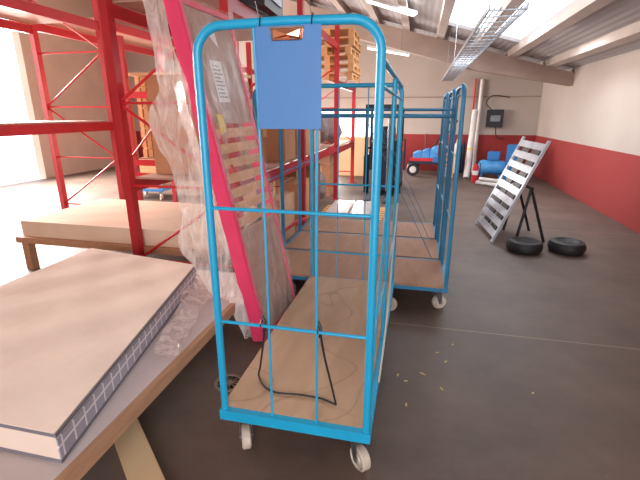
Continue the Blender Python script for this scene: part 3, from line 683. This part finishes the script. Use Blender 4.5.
# leaning pale pole, extinguisher, pipes, switch box
t = empty('cardboard_tube', (1.22, 11.0, 0), 0, 'tall white tube leaning at the far end beside the fire extinguisher', 'tube')
MB().cyl((0, 0, 0), (.16, .9, 1.62), .075, 20).build('tube', M['white_pvc'], t, True)
MB().cyl((.064, .36, .65), (.0672, .378, .682), .077, 20).build('band', M['yellow'], t, True)
t = empty('fire_extinguisher', (1.34, 10.35, 0), 0, 'red fire extinguisher standing on the floor beside the white tube', 'fire extinguisher')
MB().lathe((0, 0, 0), (0, 0, 1), [(.065, 0), (.07, .02), (.07, .36), (.055, .41), (.025, .44), (.025, .46)], 20).build('cylinder', M['redtube'], t, True)
MB().box(-.02, .02, -.06, .03, .46, .49).box(-.012, .012, -.08, .02, .50, .515).build('valve', M['black'], t)
MB().tube(smooth_path([(0, -.02, .48), (.08, -.04, .46), (.095, -.03, .3), (.09, -.02, .15)], 4), .010, 8).build('hose', M['black'], t, True)
MB().lathe((0, 0, .18), (0, 0, 1), [(.0712, 0), (.0712, .1)], 20).build('label_band', M['white_pvc'], t, True)
tag(MB().cyl((1.52, 12.24, 0), (1.52, 12.24, 2.4), .05, 14).build('wall_pipe', M['white_pvc'], None, True), 'thick white vertical pipe fixed on the far wall', 'pipe')
tag(MB().tube([(1.36, 12.25, 2.42), (1.36, 12.25, 1.62), (1.5, 12.25, 1.58)], .022, 8).build('red_pipe', M['redtube'], None, True), 'thin red bent pipe on the far wall left of the white pipe', 'pipe')
t = empty('switch_box', (1.92, 12.2, 1.2), 0, 'black electrical switch box on the far wall right of white pipe', 'switch box')
MB().box(-.2, .2, -.08, .1, 0, .45).build('housing', M['black'], t, bevel=.01); MB().box(-.12, .12, -.085, -.08, .15, .3).build('cover_plate', M['steel'], t)
MB().tube(smooth_path([(-.1, 0, .45), (-.25, 0, .62), (-.1, 0, .8), (.3, 0, .75)], 4), .012, 6).build('cable', M['rubber'], t, True)
MB().tube(smooth_path([(.05, 0, 0), (.1, 0, -.25), (.3, 0, -.3)], 4), .012, 6).build('cable', M['rubber'], t, True)
t = empty('air_compressor', (1.78, 10.9, 0), -.3, 'blue air compressor tank on the floor by the far wall', 'compressor')
MB().lathe((-.3, 0, .3), (1, 0, 0), [(.03, -.04), (.13, 0), (.17, .06), (.17, .54), (.13, .6), (.03, .64)], 24).build('tank', M['blue_tarp'], t, True)
MB().box(-.12, .16, -.09, .09, .47, .68).build('motor', M['blue'], t, bevel=.02)
for x in (-.2, .2): MB().box(x-.02, x+.02, -.14, .14, 0, .15).build('foot', M['blue'], t)
MB().box(.3, .55, -.1, .25, .02, .85).build('cabinet', M['blue'], t, bevel=.01)
for k, (a, c) in enumerate((((1.35, 10.05, .05), (1.95, 9.5, .05)), ((1.42, 10.2, .05), (2.1, 9.75, .05)), ((1.4, 9.98, .14), (1.9, 9.62, .14)))):
    tag(MB().tube([V(a), V(c)], .045, 12).build('white_pipe', M['white_pvc'], None, True), ['nearest', 'farthest', 'topmost'][k]+' of the three white pipes lying in front of the compressor', 'pipe', 'white pipes on the floor')

# ------------------------------------------------------------ folded aluminium platform ladder on the right, leaning over tyres
def slatted(name, ox, oy, rz, lean, label):
    t = empty('loading_ramp', (ox, oy, 0), 0, label, 'ramp'); Wd = .92
    mt = Matrix.Rotation(rz, 4, 'Z') @ Matrix.Rotation(lean, 4, 'Y') @ Matrix.Translation((0, 0, .012))
    for y in (0, Wd): MB().box(0, .03, y-.02, y+.02, 0, 1.35, mt).build('side_rail', M['alu'], t)
    for k in range(9): MB().box(.004, .026, .02, Wd-.02, .06+k*.145, .145+k*.145, mt).build('rung', M['alu'], t)
    for y in (Wd*.3, Wd*.7): MB().box(.03, .045, y-.13, y+.13, .1, 1.3, mt).build('back_strip', M['black'], t)
    return t
slatted('a', .96, 5.38, .08, .38, 'silver slatted aluminium ramp leaning back on a black frame, right of the carts')
t = empty('trestle', (1.37, 5.80, 0), .10, 'black steel trestle holding up the silver slatted ramp', 'trestle')
for y in (-.25, .28):
    MB().cyl((-.10, y, .0), (0, y, .68), .018, 8).cyl((.24, y, 0), (0, y, .68), .018, 8).build('leg', M['black'], t, True)
MB().cyl((0, -.28, .68), (0, .31, .68), .02, 8).build('top_bar', M['black'], t, True)
for k, (x, y) in enumerate(((1.30, 5.12), (1.78, 5.2))):
    tag(MB().lathe((x, y, 0), (0, 0, 1), [(.10, .02), (.13, 0), (.18, .01), (.20, .05), (.20, .09), (.18, .13), (.13, .14), (.10, .12)], 28).build('tyre', M['rubber'], None, True), ['black tyre lying flat on the floor in front of the silver ramp', 'second black tyre lying flat, right of the first one'][k], 'tyre', 'tyres by the ramp')

# ------------------------------------------------------------ under the roof: cable tray and lamps
t = empty('cable_tray', (.62, 7.7, 2.35), 0, 'galvanised ladder cable tray hanging under roof along the right', 'cable tray')
for x in (-.14, .14): MB().box(x-.006, x+.006, -3.8, 4.3, 0, .045).build('side_rail', M['galv'], t)
b = MB()
b.bm.free()
for k in range(33): MB().cyl((-.14, -3.75+k*.25, .008), (.14, -3.75+k*.25, .008), .006, 6).build('rung', M['galv'], t)
for i in range(5): MB().tube([(-.1+i*.05, -3.8, .018), (-.1+i*.05+.005*(i % 2), 0, .018), (-.1+i*.05, 4.3, .018)], .006, 6).build('cable', M['galv'] if i % 2 else M['steel'], t)
for y in (-2.6, 0, 2.0):
    zr = roofz(.62)-2.35-.0
    MB().cyl((-.14, y, .04), (-.14, y, roofz(.48)-2.35), .004, 6).build('hanger', M['galv'], t)
def lamp(a, c, label):
    a, c = V(a), V(c); d = (c-a); t = empty('fluorescent_lamp', a, 0, label, 'lamp', 'fluorescent roof lamps')
    u = V((0, 0, 1)); s = d.cross(u).normalized()
    MB().prism([s*.06, -s*.06, -s*.045+u*.05, s*.045+u*.05], d).build('housing', M['white_pvc'], t)
    for k in (-1, 1): MB().cyl(s*.03*k-u*.014+d*.02, s*.03*k-u*.014+d*.98, .013, 10).build('tube', M['tube_light'], t, True)
    for q in (.2, .8): 
        p = a+d*q; MB().cyl(d*q+u*.05, d*q+u*(roofz(p.x)-p.z), .005, 6).build('hanger', M['steel'], t)
lamp((-1.19, 9.55, 2.88), (-.30, 9.6, 2.72), 'long fluorescent lamp hanging below the concrete girder')
lamp((-.95, 7.4, 3.28), (-.19, 7.85, 3.12), 'fluorescent lamp near the roof at the top edge of the photo')
